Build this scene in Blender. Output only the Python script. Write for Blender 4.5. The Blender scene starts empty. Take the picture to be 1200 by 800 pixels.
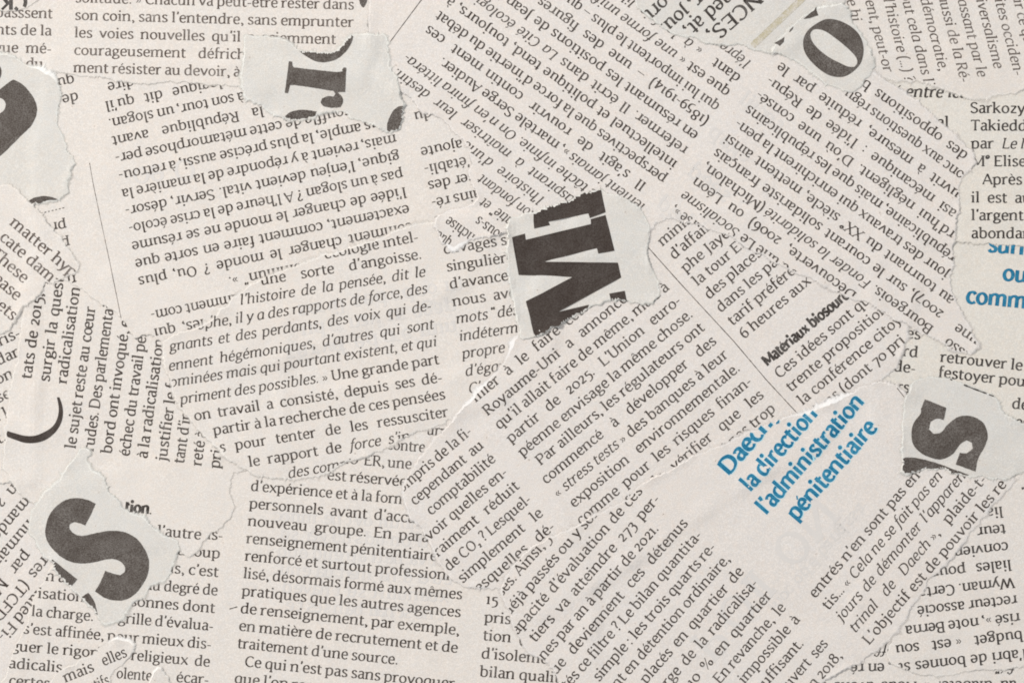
import bpy, math, random
import numpy as np
from mathutils import Vector
from mathutils.geometry import delaunay_2d_cdt

# ---------------------------------------------------------------- camera, light, exposure
U = 0.0002                     # metres per photo pixel: the collage in view is 24 x 16 cm
S = bpy.context.scene
cd = bpy.data.cameras.new('camera'); cd.lens = 85; cd.sensor_width = 36
cd.clip_start = 0.02; cd.clip_end = 20
cam = bpy.data.objects.new('camera', cd); S.collection.objects.link(cam)
cam.location = (0, 0, 1200 * U * 85 / 36); S.camera = cam
W = bpy.data.worlds.new('World'); S.world = W; W.use_nodes = True
W.node_tree.nodes['Background'].inputs[0].default_value = (0.94, 0.97, 1.0, 1)
W.node_tree.nodes['Background'].inputs[1].default_value = 0.60
def area(name, loc, size, energy, col):
    l = bpy.data.lights.new(name, 'AREA'); l.size = size; l.energy = energy; l.color = col
    o = bpy.data.objects.new(name, l); S.collection.objects.link(o); o.location = loc
    o.rotation_euler = (Vector((0, 0, 0)) - Vector(loc)).to_track_quat('-Z', 'Y').to_euler()
area('window_light', (-1.15, 0.95, 0.95), 0.26, 33.0, (1.0, 0.965, 0.92))
S.view_settings.view_transform = 'Standard'; S.view_settings.look = 'None'
S.view_settings.exposure = 0.06; S.view_settings.gamma = 1.0
S.render.film_transparent = False
S.cycles.filter_width = 1.85; S.cycles.max_bounces = 6; S.cycles.transparent_max_bounces = 16

rng = np.random.RandomState(7)
MM = 0.001

# ---------------------------------------------------------------- materials
def nodes(name):
    m = bpy.data.materials.new(name); m.use_nodes = True
    nt = m.node_tree; b = nt.nodes['Principled BSDF']
    b.inputs['Roughness'].default_value = 0.95
    b.inputs['Specular IOR Level'].default_value = 0.12
    return m, nt, b
def N(nt, t, **kw):
    n = nt.nodes.new(t)
    for k, v in kw.items():
        if k in n.inputs: n.inputs[k].default_value = v
        else: setattr(n, k, v)
    return n
def noise(nt, co, scale, detail=2, rough=.5, dist=0):
    n = N(nt, 'ShaderNodeTexNoise', Scale=scale, Detail=detail, Roughness=rough, Distortion=dist)
    nt.links.new(co, n.inputs['Vector']); return n.outputs['Fac']
def ramp(nt, src, a, b, lo=0.0, hi=1.0):
    n = N(nt, 'ShaderNodeMapRange'); n.inputs['From Min'].default_value = a; n.inputs['From Max'].default_value = b
    n.inputs['To Min'].default_value = lo; n.inputs['To Max'].default_value = hi
    nt.links.new(src, n.inputs['Value']); return n.outputs['Result']
def math_(nt, op, a, b):
    n = N(nt, 'ShaderNodeMath', operation=op)
    for i, v in enumerate((a, b)):
        if isinstance(v, (int, float)): n.inputs[i].default_value = v
        else: nt.links.new(v, n.inputs[i])
    return n.outputs[0]
def mix(nt, fac, a, b, blend='MIX'):
    n = N(nt, 'ShaderNodeMix', data_type='RGBA', blend_type=blend)
    for s, v in ((n.inputs[0], fac), (n.inputs[6], a), (n.inputs[7], b)):
        if isinstance(v, tuple): s.default_value = v if len(v) == 4 else (*v, 1)
        elif isinstance(v, (int, float)): s.default_value = v
        else: nt.links.new(v, s)
    return n.outputs[2]
def srgb(r, g, b):
    f = lambda c: (c / 255 / 12.92) if c <= 10 else ((c / 255 + .055) / 1.055) ** 2.4
    return (f(r), f(g), f(b))
def scl(c, k): return tuple(x * k for x in c)

def paper_mat(name, col, fringe=False):
    m, nt, b = nodes(name)
    tc = N(nt, 'ShaderNodeTexCoord'); co = tc.outputs['Object']
    mp = N(nt, 'ShaderNodeMapping'); nt.links.new(co, mp.inputs['Vector']); mp.inputs['Scale'].default_value = (1, 2.6, 1)
    blot = noise(nt, co, 45, 3, .55)
    cloud = noise(nt, co, 260, 3, .6)
    fib = noise(nt, mp.outputs[0], 1500, 4, .7, .6)
    grain = noise(nt, co, 4200, 2, .6)
    dark = scl(col, .90); warm = (col[0] * 1.02, col[1] * .985, col[2] * .95)
    c = mix(nt, ramp(nt, blot, .35, .65), col, warm)
    c = mix(nt, ramp(nt, cloud, .3, .75, 0, .38), c, dark)
    c = mix(nt, ramp(nt, fib, .45, .75, 0, .6), c, scl(col, .84))
    c = mix(nt, ramp(nt, fib, .45, .25, 0, .35), c, scl(col, 1.10))
    c = mix(nt, ramp(nt, grain, .35, .7, 0, .8), c, scl(col, .84))
    c = mix(nt, ramp(nt, grain, .5, .3, 0, .8), c, scl(col, 1.12))
    hue = noise(nt, co, 900, 2, .6)
    c = mix(nt, ramp(nt, hue, .5, .72, 0, .55), c, mix(nt, 1.0, c, (1.03, .985, .95), 'MULTIPLY'))
    c = mix(nt, ramp(nt, hue, .5, .28, 0, .55), c, mix(nt, 1.0, c, (.975, 1.0, 1.035), 'MULTIPLY'))
    if not fringe:      # specks of old ink in recycled pulp
        sp = noise(nt, co, 900, 2, .5)
        c = mix(nt, ramp(nt, sp, .735, .80, 0, .55), c, (.16, .13, .11))
    nt.links.new(c, b.inputs['Base Color'])
    bp = N(nt, 'ShaderNodeBump', Strength=.4 if not fringe else .55, Distance=.00005 if not fringe else .00008)
    wr = N(nt, 'ShaderNodeTexNoise', Scale=38, Detail=4, Roughness=.55, Distortion=1.8); nt.links.new(co, wr.inputs['Vector'])
    hgt = math_(nt, 'ADD', fib, math_(nt, 'MULTIPLY', cloud, 1.5))
    nt.links.new(math_(nt, 'ADD', hgt, math_(nt, 'MULTIPLY', wr.outputs['Fac'], 7.0)), bp.inputs['Height'])
    nt.links.new(bp.outputs[0], b.inputs['Normal'])
    if fringe:          # pulled fibres thin out towards the rim of the tear
        at = N(nt, 'ShaderNodeAttribute', attribute_name='feather')
        f = noise(nt, co, 2300, 3, .7, 1.2)
        f2 = noise(nt, co, 700, 2, .6, .4)
        s = math_(nt, 'ADD', math_(nt, 'MULTIPLY', f, .75), math_(nt, 'MULTIPLY', f2, .45))
        d = math_(nt, 'SUBTRACT', math_(nt, 'ADD', s, .22), at.outputs['Fac'])
        pp = N(nt, 'ShaderNodeAttribute', attribute_name='pulp').outputs['Fac']
        nt.links.new(ramp(nt, math_(nt, 'ADD', d, math_(nt, 'MULTIPLY', pp, .5)), -.10, .62), b.inputs['Alpha'])
        nt.links.new(mix(nt, pp, c, (.90, .89, .88)), b.inputs['Base Color'])
    return m
WARM = srgb(231, 224, 217); GREY = srgb(223, 219, 213); BEIGE = srgb(230, 224, 215); PINK = srgb(231, 224, 218)
PAPER = {k: paper_mat('newsprint_' + k, scl(c, .88)) for k, c in (('warm', WARM), ('grey', GREY), ('beige', BEIGE), ('pink', PINK))}
FRINGE = {k: paper_mat('torn_fibre_' + k, scl(c, .92), True) for k, c in (('warm', srgb(233, 227, 220)), ('grey', srgb(228, 226, 220)), ('beige', srgb(231, 225, 216)), ('pink', srgb(232, 226, 221)))}

def ink_mat(name, col, paper, wear=.5, fleck=0.0):
    m, nt, b = nodes(name)
    co = N(nt, 'ShaderNodeTexCoord').outputs['Object']
    n1 = noise(nt, co, 2600, 3, .65); n2 = noise(nt, co, 220, 2, .5); n3 = noise(nt, co, 7000, 1, .5)
    w = math_(nt, 'ADD', math_(nt, 'MULTIPLY', ramp(nt, n1, .42, .78), wear), math_(nt, 'MULTIPLY', ramp(nt, n2, .35, .7), wear * .45))
    n4 = noise(nt, co, 620, 2, .6)          # uneven inking, letter by letter
    w = math_(nt, 'ADD', w, math_(nt, 'MULTIPLY', ramp(nt, n4, .5, .75), wear * .6))
    c = mix(nt, w, col, paper)
    if fleck:               # coarse newsprint taking solid black unevenly
        n5 = noise(nt, co, 4300, 3, .75); n6 = noise(nt, co, 110, 3, .6)
        c = mix(nt, math_(nt, 'MULTIPLY', ramp(nt, n5, .44, .70), math_(nt, 'ADD', ramp(nt, n6, .35, .65, 0, fleck), fleck)), c, scl(paper, 1.3))
        c = mix(nt, ramp(nt, n5, .5, .3, 0, .6), c, scl(col, .6))
    c = mix(nt, ramp(nt, n3, .6, .8, 0, .3), c, scl(paper, .7))
    nt.links.new(c, b.inputs['Base Color'])
    b.inputs['Roughness'].default_value = .8
    return m
INK = srgb(66, 50, 40)
M_TEXT = ink_mat('newspaper_ink', scl(INK, .52), scl(WARM, .55), .30)
M_PALE = ink_mat('pale_newspaper_ink', srgb(66, 50, 41), scl(WARM, .66), .38)
M_DARK = ink_mat('fresh_black_ink', srgb(38, 30, 26), scl(WARM, .55), .24)
M_BIG = ink_mat('headline_ink', srgb(68, 59, 53), scl(WARM, .36), .22, .26)
M_BIGK = ink_mat('dense_headline_ink', srgb(57, 47, 42), scl(WARM, .30), .12, .09)
M_BLUE = ink_mat('blue_ink', srgb(14, 96, 132), srgb(90, 170, 198), .42)
M_HALO = ink_mat('cyan_misregistered_ink', srgb(158, 212, 226), scl(WARM, .9), .5)
M_TAN = ink_mat('tan_ink', srgb(176, 166, 134), scl(WARM, .8), .8)
M_GHOST = ink_mat('show_through_ink', srgb(206, 201, 197), scl(WARM, .85), .5)

# ---------------------------------------------------------------- a low-contrast newspaper serif, drawn stroke by stroke
def cr(pts, n=4, closed=False):
    P = np.array(pts, float)
    if closed: Q = np.vstack([P[-1], P, P[0], P[1]])
    else: Q = np.vstack([2 * P[0] - P[1], P, 2 * P[-1] - P[-2]])
    out = []
    for i in range(1, len(Q) - 2):
        p0, p1, p2, p3 = Q[i - 1:i + 3]
        for t in np.arange(n) / n:
            out.append(.5 * (2 * p1 + (p2 - p0) * t + (2 * p0 - 5 * p1 + 4 * p2 - p3) * t * t + (3 * p1 - p0 - 3 * p2 + p3) * t ** 3))
    out.append(Q[-2] if not closed else out[0])
    return np.array(out)

class Face_:
    def __init__(s, stem, thin, serif, slant=0.0, italic=False, wide=1.0):
        s.stem, s.thin, s.serif, s.slant, s.italic, s.wide = stem, thin, serif, slant, italic, wide
        s.cache = {}
    def get(s, ch):
        if ch not in s.cache: s.cache[ch] = s.build(ch)
        return s.cache[ch]
    # pen primitives -------------------------------------------------
    def stroke(s, P, w=None):
        P = np.asarray(P, float)
        T = np.gradient(P, axis=0); L = np.linalg.norm(T, axis=1); L[L == 0] = 1; T = T / L[:, None]
        if w is None:
            ang = np.arctan2(T[:, 1], T[:, 0]) - math.radians(14)
            w = s.thin + (s.stem - s.thin) * np.abs(np.sin(ang)) ** 1.1
        Nn = np.stack([-T[:, 1], T[:, 0]], 1)
        A = P + Nn * (np.asarray(w).reshape(-1, 1) / 2); B = P - Nn * (np.asarray(w).reshape(-1, 1) / 2)
        k = len(s.v); n = len(P)
        s.v += [tuple(a) for a in A] + [tuple(b) for b in B]
        for i in range(n - 1): s.f.append((k + i, k + n + i, k + n + i + 1, k + i + 1))
        s.lay += [s.nl] * (n - 1); s.nl += 1
    def c(s, *p): s.stroke(cr(p, 4))
    def o(s, cx, cy, rx, ry):
        a = np.linspace(0, 2 * math.pi, 17); P = np.stack([cx + rx * np.cos(a), cy + ry * np.sin(a)], 1)
        w = s.thin + (s.stem - s.thin) * np.abs(np.cos(a - math.radians(14))) ** 1.1
        T = np.stack([-rx * np.sin(a), ry * np.cos(a)], 1); T /= np.linalg.norm(T, axis=1)[:, None]
        Nn = np.stack([-T[:, 1], T[:, 0]], 1); k = len(s.v); n = 17
        s.v += [tuple(q) for q in P + Nn * w[:, None] / 2] + [tuple(q) for q in P - Nn * w[:, None] / 2]
        for i in range(n - 1): s.f.append((k + i, k + n + i, k + n + i + 1, k + i + 1))
        s.lay += [s.nl] * (n - 1); s.nl += 1
    def l(s, *p, w=None):
        for a, b in zip(p[:-1], p[1:]):
            a = np.array(a, float); b = np.array(b, float)
            s.stroke([a, (a + b) / 2, b], None if w is None else np.full(3, w))
    def sl(s, x, y, a=92, b=92):
        if s.serif: s.l((x - a, y), (x + b, y), w=54)
    def V(s, x, y0, y1, top='f', bot='s'):
        s.l((x, y0), (x, y1), w=s.stem)
        if s.serif:
            h = s.stem / 2
            if top == 'f': s.l((x - h - 66, y1 - 50), (x, y1 - 16), w=54)
            if top == 's': s.sl(x, y1 - 20)
            if bot == 's':
                if s.italic: s.l((x, y0 + 26), (x + h + 40, y0 + 42), w=46)
                else: s.sl(x, y0 + 20)
            if bot == 'r': s.l((x, y0 + 18), (x + h + 46, y0 + 22), w=36)
    def dot(s, x, y, r=None):
        r = r or s.stem * .60
        a = np.linspace(0, 2 * math.pi, 9); k = len(s.v)
        s.v += [(x + r * math.cos(t), y + r * math.sin(t)) for t in a[:-1]]
        s.f.append(tuple(range(k, k + 8))); s.lay.append(s.nl); s.nl += 1
    def arch(s, x0, x1, y0=360): s.c((x0, y0), (x0 + (x1 - x0) * .3, 455), (x0 + (x1 - x0) * .63, 484), (x1 - 12, 430), (x1, 300)); s.V(x1, 0, 305, None, 's')
    def bowlr(s, x): s.c((x, 392), (x + 80, 465), (x + 190, 478), (x + 300, 410), (x + 330, 250), (x + 300, 90), (x + 200, 12), (x + 95, 14), (x, 66))
    def bowll(s, x): s.c((x, 430), (x - 95, 480), (x - 205, 468), (x - 300, 380), (x - 330, 235), (x - 300, 85), (x - 210, 12), (x - 100, 34), (x, 115))
    def acute(s, x, y=560): s.l((x - 30, y), (x + 75, y + 130), w=58)
    def grave(s, x, y=560): s.l((x + 30, y), (x - 75, y + 130), w=58)
    def circ(s, x, y=565): s.l((x - 95, y), (x, y + 100), (x + 95, y), w=46)
    def build(s, ch):
        s.v, s.f, s.lay, s.nl = [], [], [], 0
        adv = s.raw(ch)
        if not s.serif: adv *= .97
        v = np.array(s.v, float).reshape(-1, 2)
        if len(v): v[:, 0] += v[:, 1] * s.slant; v[:, 0] *= s.wide
        return adv * s.wide, v, s.f, np.array(s.lay), s.nl
    def raw(s, ch):
        c, l, V, o = s.c, s.l, s.V, s.o
        acc = {'é': ('e', s.acute, 235), 'è': ('e', s.grave, 235), 'ê': ('e', s.circ, 235), 'à': ('a', s.grave, 235), 'â': ('a', s.circ, 235),
               'ù': ('u', s.grave, 255), 'É': ('E', s.acute, 280), 'ô': ('o', s.circ, 250)}
        if ch in acc:
            g, f, x = acc[ch]; adv = s.raw(g)
            f(x, 760 if g == 'E' else 570); return adv
        if ch == 'î' or ch == 'ï':
            V(130, 0, 490, 'f', 's'); s.circ(130); return 270
        if ch == 'ç': a = s.raw('c'); c((240, 0), (290, -90), (220, -160), (150, -140)); return a
        if ch == 'œ': o(255, 240, 180, 228); a = 400; s._shift(lambda: s.raw('e'), a); return 850
        if ch == 'a':
            if s.italic: s.bowll(405); V(405, 0, 480, None, 's'); return 500
            c((92, 420), (155, 478), (250, 482), (335, 430), (345, 320), (345, 110), (385, 25), (440, 30))
            c((345, 292), (220, 275), (115, 225), (85, 130), (135, 28), (235, 20), (345, 100)); return 455
        if ch == 'b': V(110, 30, 740, 'f', None); s.bowlr(110); return 530
        if ch == 'c': c((392, 395), (340, 462), (245, 482), (140, 425), (80, 240), (135, 70), (240, 12), (330, 22), (400, 82)); return 430
        if ch == 'd': V(410, 0, 740, 'f', 'r'); s.bowll(410); return 540
        if ch == 'e': l((95, 262), (385, 262)); c((385, 250), (378, 390), (300, 478), (205, 478), (112, 400), (80, 240), (120, 80), (225, 12), (325, 20), (405, 85)); return 460
        if ch == 'f':
            if s.italic: c((20, -190), (100, -170), (140, 0), (165, 400), (200, 650), (280, 745), (370, 725)); l((60, 470), (310, 470)); return 300
            V(128, 0, 590, None, 's'); c((128, 560), (140, 680), (210, 738), (310, 722)); l((40, 470), (285, 470)); return 312
        if ch == 'g':
            o(225, 322, 140, 148); l((320, 425), (455, 462)); c((140, 205), (105, 125), (165, 68), (330, 52), (425, -10), (410, -120), (275, -190), (120, -175), (65, -95), (115, -5), (190, 45)); return 480
        if ch == 'h': V(110, 0, 740, 'f', 's'); s.arch(110, 430); return 560
        if ch == 'i': V(130, 0, 480, 'f', 's'); s.dot(128, 665); return 268
        if ch == 'j': V(140, -60, 480, 'f', None); c((140, -30), (115, -150), (20, -200)); s.dot(138, 665); return 262
        if ch == 'k': V(110, 0, 740, 'f', 's'); l((125, 225), (395, 470), w=s.thin); l((215, 300), (440, 12), w=s.stem); s.sl(400, 462, 50, 60); s.sl(440, 20, 40, 60); return 515
        if ch == 'l': V(130, 0, 740, 'f', 's'); return 265
        if ch == 'm': V(110, 0, 480, 'f', 's'); s.arch(110, 405); s.arch(405, 700); return 830
        if ch == 'n': V(110, 0, 480, 'f', 's'); s.arch(110, 430); return 560
        if ch == 'o': o(255, 240, 180, 230); return 512
        if ch == 'p': V(110, -205, 480, 'f', 's'); s.bowlr(110); return 530
        if ch == 'q': V(410, -205, 470, None, 's'); s.bowll(410); return 525
        if ch == 'r': V(110, 0, 480, 'f', 's'); c((110, 320), (180, 430), (265, 478), (355, 455)); return 375
        if ch == 's': c((335, 415), (262, 478), (150, 476), (92, 390), (135, 295), (250, 235), (330, 150), (305, 45), (205, 10), (120, 18), (62, 88)); return 398
        if ch == 't': c((132, 610), (132, 450), (132, 150), (155, 40), (225, 12), (315, 45)); l((30, 468), (305, 468)); return 335
        if ch == 'u': V(108, 150, 480, 'f', None); c((108, 190), (125, 60), (210, 12), (310, 40), (412, 125)); V(412, 0, 480, 'f', 'r'); return 555
        if ch == 'v': l((62, 470), (245, 20), (425, 470)); s.sl(62, 462, 50, 60); s.sl(425, 462, 60, 50); return 480
        if ch == 'w': l((62, 470), (225, 20), (375, 440), (525, 20), (690, 470)); s.sl(62, 462, 50, 60); s.sl(690, 462, 60, 50); return 750
        if ch == 'x': l((70, 470), (420, 15), w=s.stem); l((410, 470), (65, 15), w=s.thin); [s.sl(*q) for q in ((70, 462, 45, 60), (410, 462, 50, 45), (65, 20, 45, 55), (420, 20, 60, 45))]; return 490
        if ch == 'y': l((62, 470), (245, 20), w=s.stem); c((425, 470), (245, 20), (180, -130), (60, -195)); s.sl(62, 462, 50, 60); s.sl(425, 462, 60, 50); return 480
        if ch == 'z': l((70, 455), (375, 455), (70, 28), (390, 28)); return 440
        # capitals
        if ch == 'A': l((40, 10), (295, 690), w=s.thin); l((295, 690), (560, 10), w=s.stem); l((130, 230), (470, 230)); s.sl(50, 20, 50, 70); s.sl(560, 20, 70, 50); return 605
        if ch == 'B': V(125, 0, 690, 's', 's'); c((125, 665), (300, 672), (440, 600), (400, 410), (250, 365), (125, 362)); c((125, 362), (350, 360), (500, 270), (460, 80), (300, 22), (125, 22)); return 560
        if ch == 'C': c((540, 590), (440, 665), (300, 670), (160, 560), (100, 345), (150, 130), (300, 18), (450, 25), (560, 110)); return 600
        if ch == 'D': V(125, 0, 690, 's', 's'); c((125, 665), (340, 668), (530, 560), (590, 345), (530, 130), (340, 22), (125, 22)); return 690
        if ch == 'E': V(125, 0, 690, 's', 's'); l((125, 668), (470, 668)); l((125, 355), (400, 355)); l((125, 22), (490, 22)); s.l((475, 690), (475, 590), w=38); s.l((492, 0), (492, 110), w=38); return 545
        if ch == 'F': V(125, 0, 690, 's', 's'); l((125, 668), (470, 668)); l((125, 345), (400, 345)); s.l((475, 690), (475, 590), w=38); return 520
        if ch == 'G': c((540, 590), (440, 665), (300, 670), (160, 560), (100, 345), (150, 130), (300, 18), (450, 25), (550, 80)); V(560, 30, 300, 's', None); return 650
        if ch == 'H': V(125, 0, 690, 's', 's'); V(545, 0, 690, 's', 's'); l((125, 350), (545, 350)); return 680
        if ch == 'I': V(150, 0, 690, 's', 's'); return 300
        if ch == 'J': V(170, 0, 690, 's', None); c((170, 40), (140, -120), (30, -170)); return 310
        if ch == 'K': V(125, 0, 690, 's', 's'); l((135, 300), (500, 680), w=s.thin); l((260, 400), (560, 10), w=s.stem); return 610
        if ch == 'L': V(125, 0, 690, 's', 's'); l((125, 22), (480, 22)); s.l((482, 0), (482, 120), w=38); return 515
        if ch == 'M': V(110, 0, 690, 's', 's'); V(700, 0, 690, 's', 's'); l((110, 680), (400, 90), w=s.stem); l((400, 90), (700, 680), w=s.thin); return 815
        if ch == 'N': V(110, 0, 690, 's', 's'); V(580, 0, 690, 's', None); l((110, 680), (580, 20), w=s.stem); return 690
        if ch == 'O': o(345, 345, 245, 325); return 690
        if ch == 'P': V(125, 0, 690, 's', 's'); c((125, 665), (320, 672), (465, 600), (455, 400), (300, 320), (125, 320)); return 540
        if ch == 'R': V(125, 0, 690, 's', 's'); c((125, 665), (310, 672), (440, 600), (430, 420), (290, 350), (125, 350)); l((280, 350), (520, 12), w=s.stem); s.sl(540, 20, 40, 50); return 600
        if ch == 'S': c((445, 590), (340, 670), (200, 665), (110, 560), (140, 430), (300, 340), (430, 250), (440, 110), (330, 20), (190, 18), (80, 110)); return 520
        if ch == 'T': V(290, 0, 690, None, 's'); l((50, 668), (530, 668)); s.l((45, 690), (45, 570), w=38); s.l((535, 690), (535, 570), w=38); return 575
        if ch == 'U': V(120, 230, 690, 's', None); c((120, 260), (150, 90), (320, 15), (490, 90), (530, 260)); V(530, 230, 690, 's', None); return 650
        if ch == 'V': l((50, 680), (300, 15), w=s.stem); l((300, 15), (550, 680), w=s.thin); s.sl(60, 672); s.sl(545, 672); return 600
        if ch == 'W': l((50, 680), (250, 15), (440, 640), (640, 15), (830, 680)); s.sl(60, 672); s.sl(825, 672); return 880
        if ch == 'X': l((60, 680), (530, 10), w=s.stem); l((520, 680), (60, 10), w=s.thin); [s.sl(*q) for q in ((70, 672), (510, 672), (70, 20), (520, 20))]; return 590
        # old-style figures
        if ch == '0': o(255, 240, 190, 225); return 510
        if ch == '1': V(150, 0, 490, 'f', 's'); return 300
        if ch == '2': c((90, 400), (170, 480), (290, 475), (345, 370), (270, 220), (80, 30)); l((75, 25), (390, 25), w=s.stem * .8); return 440
        if ch == '3': c((90, 420), (180, 480), (300, 470), (340, 370), (270, 260), (180, 240)); c((180, 240), (320, 220), (375, 60), (290, -120), (120, -180), (60, -160)); return 430
        if ch == '4': l((340, 480), (50, 10), (460, 10)); V(330, -190, 480, None, None); return 500
        if ch == '5': l((370, 465), (130, 465), (115, 250)); c((115, 240), (260, 250), (360, 150), (350, -30), (240, -150), (70, -185)); return 430
        if ch == '6': c((390, 710), (230, 640), (110, 470), (90, 230), (170, 40), (300, 20), (400, 130), (390, 310), (280, 410), (120, 330)); return 490
        if ch == '7': l((50, 462), (400, 462), (170, -190)); return 430
        if ch == '8': o(250, 545, 140, 140); o(250, 200, 175, 185); return 500
        if ch == '9': c((90, -200), (260, -130), (380, 40), (400, 260), (320, 450), (190, 475), (90, 360), (110, 170), (220, 80), (370, 170)); return 490
        # points
        if ch == '.': s.dot(100, 45, 56); return 215
        if ch == ',': s.dot(105, 45, 56); c((150, 40), (150, -50), (90, -120)); return 220
        if ch == ':': s.dot(105, 45, 56); s.dot(105, 400, 56); return 230
        if ch in "'’": c((125, 740), (125, 640), (85, 550)); return 190
        if ch == '…': [s.dot(x, 45, 52) for x in (90, 260, 430)]; return 540
        if ch == '-': s.l((40, 220), (260, 220), w=58); return 300
        if ch == '–': s.l((20, 220), (480, 220), w=48); return 500
        if ch == '«': s.l((190, 370), (70, 230), (190, 90), w=50); s.l((330, 370), (210, 230), (330, 90), w=50); return 390
        if ch == '»': s.l((70, 370), (190, 230), (70, 90), w=50); s.l((210, 370), (330, 230), (210, 90), w=50); return 390
        if ch == '“': c((130, 570), (90, 640), (130, 730)); c((260, 570), (220, 640), (260, 730)); return 330
        if ch == '”': c((90, 570), (130, 640), (110, 730)); c((220, 570), (260, 640), (240, 730)); return 330
        if ch == '(': c((230, 760), (120, 560), (95, 270), (120, 0), (230, -180)); return 290
        if ch == ')': c((60, 760), (170, 560), (195, 270), (170, 0), (60, -180)); return 290
        if ch == '?': c((80, 620), (170, 710), (300, 690), (330, 570), (240, 430), (190, 330), (190, 210)); s.dot(190, 50); return 400
        if ch == '%': l((560, 690), (180, 0), w=46); s.o(170, 520, 105, 140); s.o(570, 170, 105, 140); return 740
        if ch == '₂': c((60, 40), (110, 90), (170, 60), (150, -30), (60, -130)); l((55, -130), (210, -130), w=46); return 260
        if ch == 'ᵉ': c((80, 560), (230, 565), (220, 660), (140, 700), (70, 610), (110, 500), (230, 520)); return 290
        if ch == ' ': return 215
        return 300
    def _shift(s, fn, dx):
        k = len(s.v); fn()
        s.v[k:] = [(x + dx, y) for x, y in s.v[k:]]

ROM = Face_(106, 54, True)
ROM.wide = 1.125
ITA = Face_(96, 52, True, .20, True, 1.05)
HEAVY = Face_(196, 122, False, 0, False, 1.04)
BOLD = Face_(158, 98, False, 0, False, 1.04)      # heavy sans used for the blue quotations
DARKR = Face_(114, 66, True, 0, False, 1.12)
DARKI = Face_(122, 70, True, .18, True, 1.06)
def runs(text, base):
    cur = base; out = []
    for ch in text:
        if ch == '_': cur = ITA if cur is not ITA else base
        elif ch == '~': out.append((base, ' ', 1))       # an unbreakable indent
        else: out.append((cur, ch, 0))
    return out

REPORT = []
def set_line(x0, y0, x1, y1, text, xh=8.0, face=None, mode='J', hs=1.0):
    """glyph instances along the baseline from (x0,y0) towards (x1,y1), photo pixels, y down"""
    face = face or ROM
    R = runs(text, face); s = xh * 1.035 / 480.0
    D = math.hypot(x1 - x0, y1 - y0); d = np.array([(x1 - x0) / D, (y1 - y0) / D]); up = np.array([d[1], -d[0]])
    adv = [f.get(c)[0] * s * hs * (2.2 if fl else 1) for f, c, fl in R]
    nat = sum(adv); nsp = sum(1 for f, c, fl in R if c == ' ' and not fl)
    kx = 1.0; sp = 0.0; start = 0.0
    if mode == 'J':
        REPORT.append((nat / D, text))
        if nsp:
            sp = (D - nat) / nsp
            lim = -0.06 * xh * 1.0
            if sp < lim: sp = lim
            if sp > 1.1 * xh and len(text) > 8: sp = 1.1 * xh
            kx = (D - nsp * sp) / nat
            if kx > 1.10: kx = 1.0; sp = min(sp, .5 * xh); start = D - nat - nsp * sp
        else: kx = D / nat
    if mode == 'R': start = D - nat
    out = []; x = start
    for (f, c, fl), a in zip(R, adv):
        if c != ' ': out.append((f, c, np.array([x0, y0]) + d * x, d * kx * hs, up, s))
        x += a * kx + (sp if c == ' ' and not fl else 0)
    return out

# ---------------------------------------------------------------- torn outlines, stacking heights
def fbm1(s, seed, scales):
    r = np.random.RandomState(seed); out = np.zeros(len(s))
    for L, amp in scales:
        k = int(s[-1] / L) + 4; t = r.randn(k) * amp
        x = s / L; i = np.clip(x.astype(int), 0, k - 2); f = x - i; f = f * f * (3 - 2 * f)
        out += t[i] * (1 - f) + t[i + 1] * f
    return out
def contour(poly, seed, rough=1.0, step=1.7, inset=0.0):
    P = np.array([p[:2] for p in poly], float); EX = np.array([p[2] if len(p) > 2 else 0 for p in poly], float)
    if np.sum(P[:, 0] * np.roll(P[:, 1], -1) - P[:, 1] * np.roll(P[:, 0], -1)) < 0: P = P[::-1]; EX = EX[::-1]
    Q = np.vstack([P, P[:1]]); E2 = np.append(EX, EX[0]); seg = np.linalg.norm(np.diff(Q, axis=0), axis=1); S_ = np.concatenate([[0], np.cumsum(seg)])
    n = max(16, int(S_[-1] / step)); t = np.linspace(0, S_[-1], n, endpoint=False)
    X = np.stack([np.interp(t, S_, Q[:, 0]), np.interp(t, S_, Q[:, 1])], 1)
    ex = np.interp(t, S_, E2)
    for _ in range(3): X = (np.roll(X, 1, 0) + X * 2 + np.roll(X, -1, 0)) / 4       # round the hand-placed corners
    T = np.roll(X, -2, 0) - np.roll(X, 2, 0)
    for _ in range(4): T = (np.roll(T, 1, 0) + T * 2 + np.roll(T, -1, 0)) / 4
    T /= np.linalg.norm(T, axis=1)[:, None] + 1e-9
    Nn = np.stack([T[:, 1], -T[:, 0]], 1)                                             # outwards (y down, positive area)
    d = fbm1(t, seed, ((22, .95 * rough), (8, .65 * rough), (3.2, .42 * rough)))
    X = X + Nn * (d[:, None] - inset)
    return X, Nn, t, ex
def pip(pts, X):
    x, y = pts[:, 0], pts[:, 1]; ins = np.zeros(len(pts), bool)
    A = X; B = np.roll(X, -1, 0)
    for (x1, y1), (x2, y2) in zip(A, B):
        if y1 == y2: continue
        m = (y1 > y) != (y2 > y)
        ins ^= m & (x < (x2 - x1) * (y - y1) / (y2 - y1) + x1)
    return ins
G = 4.0; GX0, GY0 = -60, -60; GW, GH = 330, 231
gx, gy = np.meshgrid(GX0 + G * np.arange(GW), GY0 + G * np.arange(GH))
gp = np.stack([gx.ravel(), gy.ravel()], 1)
def dil(a, r, f=np.maximum):
    for _ in range(r):
        b = a.copy()
        for dx, dy in ((1, 0), (-1, 0), (0, 1), (0, -1), (1, 1), (-1, -1), (1, -1), (-1, 1)): b = f(b, np.roll(np.roll(a, dx, 1), dy, 0))
        a = b
    return a
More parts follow.
